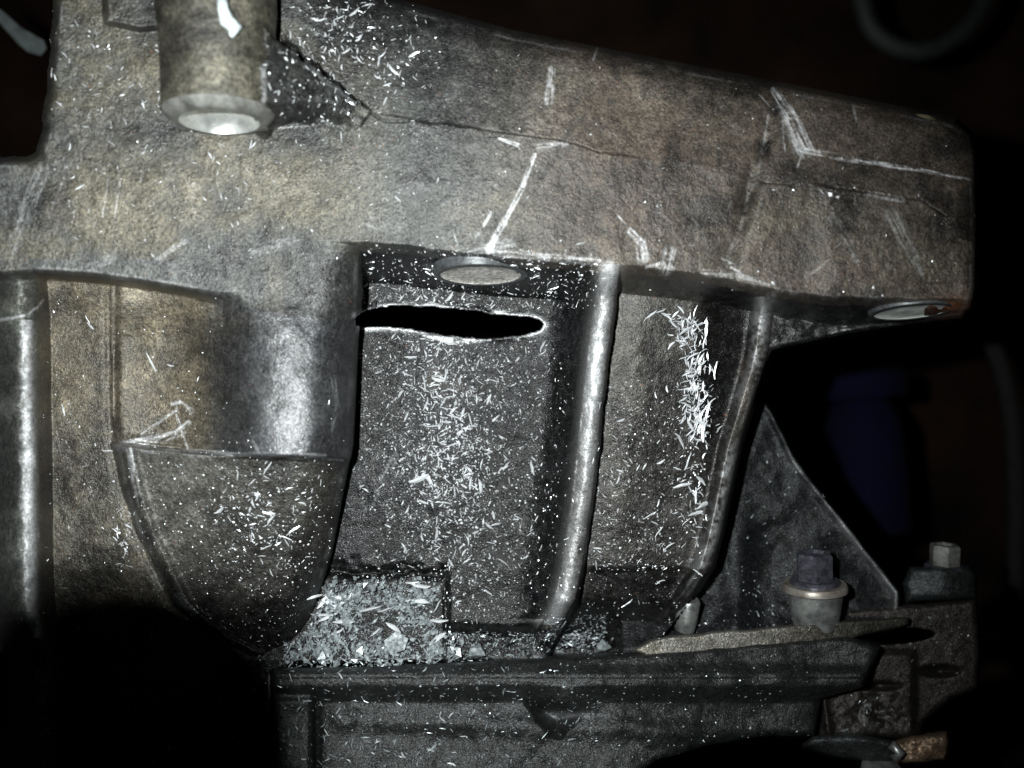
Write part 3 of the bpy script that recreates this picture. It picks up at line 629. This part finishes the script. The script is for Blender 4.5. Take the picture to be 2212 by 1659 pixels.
# the photographer's fingertip beside the flash, which shades the lower left corner
bm = bmesh.new(); T = .14
def at_shadow(u, v, zz): return FLASH * (1 - T) + V3(u, v, zz) * 1000 * T
tip = at_shadow(270, 1222, -8); base = at_shadow(185, 2150, -8); dr_ = (base - tip).normalized()
rr = 8.0; prof = [(rr * math.sin(a), -rr * math.cos(a) * 1.0 + rr) for a in np.linspace(.02, math.pi / 2, 9)] + [(rr * 1.06, 12), (rr * 1.1, 18), (rr * 1.0, 24), (rr * 1.12, 34), (rr * 1.2, 48)]
lathe(bm, prof, 28, axis_m(tip, dr_)); tag(bm_obj('fingertip', bm, M_SKIN), 'fingertip held beside the lens, just out of the picture', 'fingertip')

# ================================================================== shavings
def sliver(seed):
    r = random.Random(seed); n = 4; w = r.choice([.07, .09, .12, .16, .22, .28]); bend = r.uniform(-.35, .35); lift = r.uniform(-.12, .2); tw = r.uniform(-1.2, 1.2)
    vs_, fs = [], []
    for i in range(n + 1):
        t = i / n - .5; ww = w * (1 - (2 * t) ** 2 * r.uniform(.5, .95)) * .5 + .01; a = tw * t
        c = (t, bend * (t * t - .08), lift * (t * t * 2) + .05 + .04 * r.random())
        dx = (0, math.cos(a) * ww, math.sin(a) * ww)
        th = .035; c = (c[0], c[1] + r.uniform(-.03, .03), c[2]); ww *= r.uniform(.7, 1.3)
        vs_ += [(c[0], c[1] - dx[1], c[2] - dx[2]), (c[0], c[1] + dx[1], c[2] + dx[2]), (c[0], c[1], c[2] + th + ww * .5)]
    for i in range(n):
        a, b = 3 * i, 3 * i + 3
        fs += [(a, a + 2, b + 2, b), (a + 2, a + 1, b + 1, b + 2), (a + 1, a, b, b + 1)]
    return np.array(vs_), np.array(fs)
VAR = [sliver(i) for i in range(14)]
def crumb(seed):
    r = random.Random(seed); v = np.array([(-.5, 0, 0), (.1, -.35, .02), (.5, .05, .05), (-.05, .3, 0), (0, 0, .32)]) + np.array([[r.uniform(-.12, .12) for _ in range(3)] for _ in range(5)])
    f = np.array([(0, 1, 4, 4), (1, 2, 4, 4), (2, 3, 4, 4), (3, 0, 4, 4)]); return v, f
CRB = [crumb(i) for i in range(8)]
VM = []
for i, (v_, f_) in enumerate(VAR):
    me = mesh_np('metal_shaving', v_, f_, False); me.materials.append(M_CHIP); VM.append(me)
def frame(n, ang, tilt):
    n = n / np.linalg.norm(n); h = np.array([1., 0, 0]) if abs(n[0]) < .9 else np.array([0, 1., 0])
    x = h - n * h.dot(n); x /= np.linalg.norm(x); y = np.cross(n, x)
    a = x * math.cos(ang) + y * math.sin(ang); b = np.cross(n, a)
    a2 = a * math.cos(tilt) + n * math.sin(tilt); c2 = n * math.cos(tilt) - a * math.sin(tilt)
    return np.stack([a2, b, c2], 1)
def surf_on(sp, u, v):
    if sp == 'h':
        p, n, zz, k = surf(np.array([u]), np.array([v])); return (p[0], n[0], zz[0]) if k[0] else None
    G = {'l': (Ul, Vl, Pl, kl, zl_), 'g': (Ug, Vg, Pgg, kg, zg_), 'b': (Ub, Vb, Pb, kb, zb_)}[sp]
    st = G[0][0, 1] - G[0][0, 0]; j = int(round((u - G[0][0, 0]) / st)); i = int(round((v - G[1][0, 0]) / st))
    if not (2 <= i < G[3].shape[0] - 2 and 2 <= j < G[3].shape[1] - 2) or not G[3][i, j]: return None
    a = G[2][i, j + 2] - G[2][i, j - 2]; b = G[2][i - 2, j] - G[2][i + 2, j]; n = np.cross(a, b)
    return G[2][i, j], n / (np.linalg.norm(n) + 1e-12), G[4][i, j]
STUFF_V, STUFF_F, nst = {0: [], 1: []}, {0: [], 1: []}, {0: 0, 1: 0}
COUNT = 0; SOLO = []
def put(sp, u, v, L, solo=None, ang=None, tilt=None, lift=0.0, m=0, shape=None):
    """one shaving, L photo units long, lying on the surface"""
    global COUNT
    s = surf_on(sp, u, v)
    if s is None or (sp == 'h' and polysd(np.array([[float(u)]]), np.array([[float(v)]]), SLOT)[0, 0] > -3): return None
    p, n, zz = s; px = K * MM * (CAM_D - zz) / CAM_D
    if n[2] < .25: n = n + np.array([0, 0, .5])
    Rm = frame(n, random.uniform(0, 6.283) if ang is None else ang, random.uniform(-.25, .35) if tilt is None else tilt)
    q = p + n / np.linalg.norm(n) * (lift * MM + L * px * .03)
    if solo:
        o = bpy.data.objects.new('metal_shaving', random.choice(VM)); COL.objects.link(o)
        M4 = Matrix([[*(Rm[i] * L * px), q[i]] for i in range(3)] + [[0, 0, 0, 1]]); o.matrix_world = M4
        tag(o, None, 'metal shaving', solo[1]); COUNT += 1
        SOLO.append((o, u, v, L, math.degrees(math.atan2(Rm[1, 0], Rm[0, 0])) % 180, solo[0]))
        return o
    vv_, ff = random.choice(CRB if (shape == 'c' or L < 7) else VAR)
    STUFF_V[m].append((vv_ * L * px) @ Rm.T + q); STUFF_F[m].append(ff + nst[m]); nst[m] += len(vv_)
def gauss(cx, cy, sx, sy): return random.gauss(cx, sx), random.gauss(cy, sy)
def unif(a, b, c, e): return random.uniform(a, b), random.uniform(c, e)
def sz(a, b): return a * (b / a) ** (random.random() ** 1.6)
PILE = (lambda u, v: ('at the top' if v < 715 else 'in the upper half' if v < 800 else 'in the lower half' if v < 960 else 'in the thin tail') + ' of the right panel pile', 'shavings piled on the sloping right panel')
CENT = (lambda u, v: ('left' if u < 920 else 'midway' if u < 1010 else 'right') + (' just below the black slot' if v < 840 else ' on the black recess floor' if v < 1010 else ' low on the recess floor'), 'shavings on the recess floor')
WALL = (lambda u, v: 'on the wall left of the round boss' if u < 355 else 'on the wall below the round boss' if v > 300 else 'near the top border right of the boss' if v < 60 else 'on the wall right of the boss and gusset', 'shavings on the upper front wall')
SHLD = (lambda u, v: ('on the upper part' if v < 1100 else 'on the lower part') + (' of the shield face, left' if u < 575 else ' of the shield face, right'), 'shavings on the shield face')
PANL = (lambda u, v: ('close beside the shiny rib' if u < 1360 else 'midway between rib and white pile') + (', low down' if v > 1060 else ', higher up'), 'shavings beside the rib')
SHLF = (lambda u, v: 'on the left of the shelf heap' if u < 815 else 'on the right of the shelf heap', 'shavings heaped on the shelf')
# pile on the sloping panel
path = [(1470, 690), (1490, 730), (1500, 790), (1505, 850), (1500, 905), (1502, 950)]
for i in range(72):
    t = random.random(); k = t * 5; a = path[int(k)]; b = path[min(int(k) + 1, 5)]; f = k - int(k)
    put('h', a[0] + (b[0] - a[0]) * f + random.gauss(0, 15), a[1] + (b[1] - a[1]) * f + random.gauss(0, 12), sz(20, 46), PILE, ang=random.choice([None, random.gauss(1.4, .6)]), lift=random.uniform(0, 2.2), tilt=random.uniform(-.2, .5))
for i in range(260):
    t = random.random(); k = t * 5; a = path[int(k)]; b = path[min(int(k) + 1, 5)]; f = k - int(k)
    put('h', a[0] + (b[0] - a[0]) * f + random.gauss(0, 16), a[1] + (b[1] - a[1]) * f + random.gauss(0, 10), sz(7, 24), lift=random.uniform(0, 1.8))
for i in range(22): put('h', *gauss(1502, 1080, 12, 75), sz(16, 42), PILE, lift=.3)
for i in range(90): put('h', *gauss(1502, 1070, 14, 90), sz(5, 16))
for u, v, L, a in ((1405, 680, 30, .6), (1425, 672, 26, .3), (1395, 690, 20, .9), (1440, 682, 26, -.6), (1455, 700, 26, -.8), (1500, 670, 26, 1.4)): put('h', u, v, L, PILE, ang=a)
# recess floor
for i in range(46): put('h', *gauss(955, 900, 42, 120), sz(16, 38), CENT)
for i in range(22): put('h', *unif(860, 1180, 720, 1215), sz(15, 34), CENT)
for u, v, L, a in ((905, 1035, 46, .35), (925, 1035, 34, -.9), (1085, 1215, 30, -.6), (1010, 1025, 26, .9), (980, 960, 34, .3), (940, 920, 30, .1), (1000, 890, 20, 1.2), (1090, 1010, 20, .4)): put('h', u, v, L, CENT, ang=a)
for i in range(420): put('h', *gauss(955, 930, 55, 150), sz(4, 17))
for i in range(700): put('h', *unif(775, 1230, 735, 1340), sz(2.2, 7))
for i in range(1300): put('h', *gauss(985, 990, 85, 190), sz(2.5, 9))
for i in range(170): put('h', *gauss(975, 940, 70, 160), sz(10, 26))
for i in range(60): put('h', *unif(790, 1200, 740, 1220), sz(9, 22))
for i in range(160): put('h', *unif(775, 1240, 735, 1230), sz(5, 14))
for i in range(420): put('h', *unif(778, 1290, 540, 668), sz(2.2, 8))
for i in range(150): put('h', *unif(778, 1290, 560, 665), sz(7, 18))
# front wall, top left
for i in range(30): put('h', *gauss(735, 70, 62, 48), sz(12, 30), WALL, ang=random.gauss(1.2, .7))
for i in range(24): put('h', *unif(115, 600, 20, 440), sz(12, 24), WALL)
for i in range(240): put('h', *gauss(760, 110, 90, 85), sz(3, 12))
for i in range(300): put('h', *unif(110, 900, 0, 560), sz(3, 12))
for i in range(90): put('h', *unif(110, 620, 0, 460), sz(9, 20))
for i in range(70): put('h', *gauss(750, 110, 85, 75), sz(9, 22))
for i in range(110): put('h', *unif(900, 2080, 90, 640), sz(2.5, 9))
for u, v, L in ((1775, 415, 16), (1795, 420, 14), (1810, 425, 10), (1845, 405, 9), (1810, 530, 16), (1670, 612, 10), (1885, 620, 12), (1255, 525, 22), (850, 155, 30), (895, 118, 26), (738, 298, 26), (860, 430, 18)): put('h', u, v, L, m=0, shape='c' if L < 15 else None)
# shield and left panels
for i in range(36): put('h', *gauss(575, 1120, 55, 65), sz(14, 34), SHLD)
for i in range(320): put('h', *gauss(570, 1120, 70, 80), sz(3, 12))
for i in range(500): put('h', *unif(300, 740, 1000, 1400), sz(2, 5))
for i in range(50): put('h', *gauss(272 + random.uniform(-14, 14), 1165, 10, 42), sz(5, 20))
for i in range(160): put('h', *unif(90, 500, 640, 1240), sz(2.5, 9))
for u, v, L in ((190, 690, 20), (198, 705, 24), (138, 885, 26), (232, 975, 26), (185, 1005, 18), (370, 790, 16), (428, 820, 14)): put('h', u, v, L)
put('h', 328, 782, 46, (lambda u, v: 'alone on the olive recess panel at left', None), ang=2.05)
# panel beside the rib
for i in range(34): put('h', *gauss(1375, 1040, 55, 105), sz(15, 34), PANL)
for i in range(330): put('h', *unif(1290, 1480, 820, 1230), sz(3, 12))
for i in range(260): put('h', *unif(1240, 1470, 1100, 1400), sz(2, 8))
# shelf heap
for i in range(20): put('h', *unif(670, 960, 1250, 1400), sz(28, 54), SHLF, ang=random.gauss(.1, .5), lift=1.2)
def heap(n, lo, hi, lift, fc):
    for i in range(n):
        u, v = unif(620, 1010, 1226, 1434); m_ = noise(np.array([u]), np.array([v]), 46, 91)[0]
        if left_on[int((v - vs[0]) / STEP), int((u - 12 - us[0]) / STEP)]: continue
        if random.random() > (1 - ss(u, 930 + 60 * m_, 985 + 60 * m_)) * ss(v, 1232, 1300 + 60 * m_) * (.62 + 1.2 * m_) * (1 if v > 1345 else 1 - ss(u, 925 + 50 * m_, 958)): continue
        put('h', u, v, sz(lo, hi), lift=random.uniform(0, lift) * (.7 + 3 * max(0, m_)), m=1, shape='c' if random.random() < fc else None, tilt=random.uniform(-.7, .8))
heap(1500, 10, 32, 2.2, .3); heap(1900, 7, 18, 2.4, .8); heap(3600, 2.5, 8, 2.4, 1)
for i in range(500): put('h', *unif(975, 1310, 1362, 1424), sz(3, 14), lift=.3, m=1)
for i in range(240): put('h', *unif(1180, 1310, 1325, 1390), sz(3, 18), lift=.3, m=1)
# flakes
for k, (u, v, w, lab) in enumerate(((860, 1382, 60, 'largest flat grey aluminium flake on the chip heap'), (980, 1402, 50, 'upright ridged flake at the right end of the chip heap'), (1030, 1402, 42, 'small pointed flake on the ledge right of the ridged flake'), (1297, 1392, 44, 'bent grey chip alone at the right end of the ledge'))):
    s = surf_on('h', u, v)
    if s is None: continue
    bm = bmesh.new(); r = random.Random(k + 3); px = K * MM * 1.1; nseg = 5
    base = [(math.cos(6.283 * i / nseg + .3) * w / 2 * px * r.uniform(.75, 1.1), math.sin(6.283 * i / nseg + .3) * w / 2 * px * r.uniform(.55, .95)) for i in range(nseg)]
    f0 = [bm.verts.new((x, y, .0007 + .0012 * math.sin(x * 900) )) for x, y in base]; f1 = [bm.verts.new((x * .94, y * .94, -.0006)) for x, y in base]
    c = bm.verts.new((0, 0, .0016))
    for i in range(nseg): bm.faces.new((f0[i], f0[(i + 1) % nseg], c)); bm.faces.new((f0[i], f1[i], f1[(i + 1) % nseg], f0[(i + 1) % nseg]))
    bm.faces.new(f1[::-1])
    o = bm_obj('aluminium_flake', bm, M_CHIPG, None, False); o.location = Vector(s[0]) + Vector((0, 0, .003)); o.rotation_euler = (-.35 + .3 * k, .2 - .15 * k, .4 * k)
    tag(o, lab, 'metal flake')
# lower casting and plate
for i in range(420): put('l', *unif(600, 1300, 1440, 1655), sz(2.5, 9), m=1)
for i in range(130): put('l', *unif(600, 1300, 1445, 1650), sz(8, 24), m=1)
for i in range(40): put('l', *unif(620, 1000, 1445, 1650), sz(9, 20))
for i in range(240): put('l', *unif(1200, 1750, 1410, 1650), sz(2.5, 7), m=1)
for i in range(70): put('g', *unif(1560, 1800, 960, 1330), sz(3, 14), m=1)
for i in range(120): put('g', *unif(1420, 1760, 1220, 1380), sz(2.5, 8), m=1)
for i in range(60): put('b', *unif(1760, 2100, 1310, 1585), sz(3, 12), m=1)
for i in range(16): put('b', *gauss(1875, 1540, 28, 20), sz(8, 18), m=1)
for i in range(120): put('h', *unif(10, 580, 1300, 1650), sz(2.5, 12))
for m, nm, mt in ((0, 'aluminium_swarf', M_CHIP), (1, 'oily_swarf', M_CHIPG)):
    F = np.concatenate(STUFF_F[m]); Vx = np.concatenate(STUFF_V[m])
    tri = F[:, 2] == F[:, 3]
    f3 = np.concatenate([F[tri][:, :3], F[~tri][:, :3], F[~tri][:, [0, 2, 3]]])
    me = mesh_np(nm, Vx, f3, False); o = link(nm, me, None, mt)
    tag(o, ('fine bright aluminium dust and slivers spread over the gearbox housing', 'fine grey oily swarf heaped on the shelf and the lower casting')[m], 'metal swarf', None, 'stuff')
from collections import defaultdict
bins = defaultdict(list)
for o, u, v, L, a, f in SOLO:
    bins[('long' if L > 25 else 'short') + ' ' + ('level' if a < 22 or a > 158 else 'upright' if 68 < a < 112 else 'right-leaning' if a < 90 else 'left-leaning') + ' shaving ' + f(u, v)].append((v, o))
ORD = ['topmost', 'second highest', 'third highest', 'fourth highest', 'fifth highest', 'sixth highest', 'seventh highest', 'eighth highest', 'ninth highest', 'tenth highest', 'eleventh highest', 'twelfth highest']
for k, l in bins.items():
    l.sort(key=lambda t: t[0])
    for i, (v, o) in enumerate(l):
        o['label'] = k if len(l) == 1 else ('lowest ' if i == len(l) - 1 else ORD[min(i, 11)] + ' ') + k
print('individual shavings', COUNT)
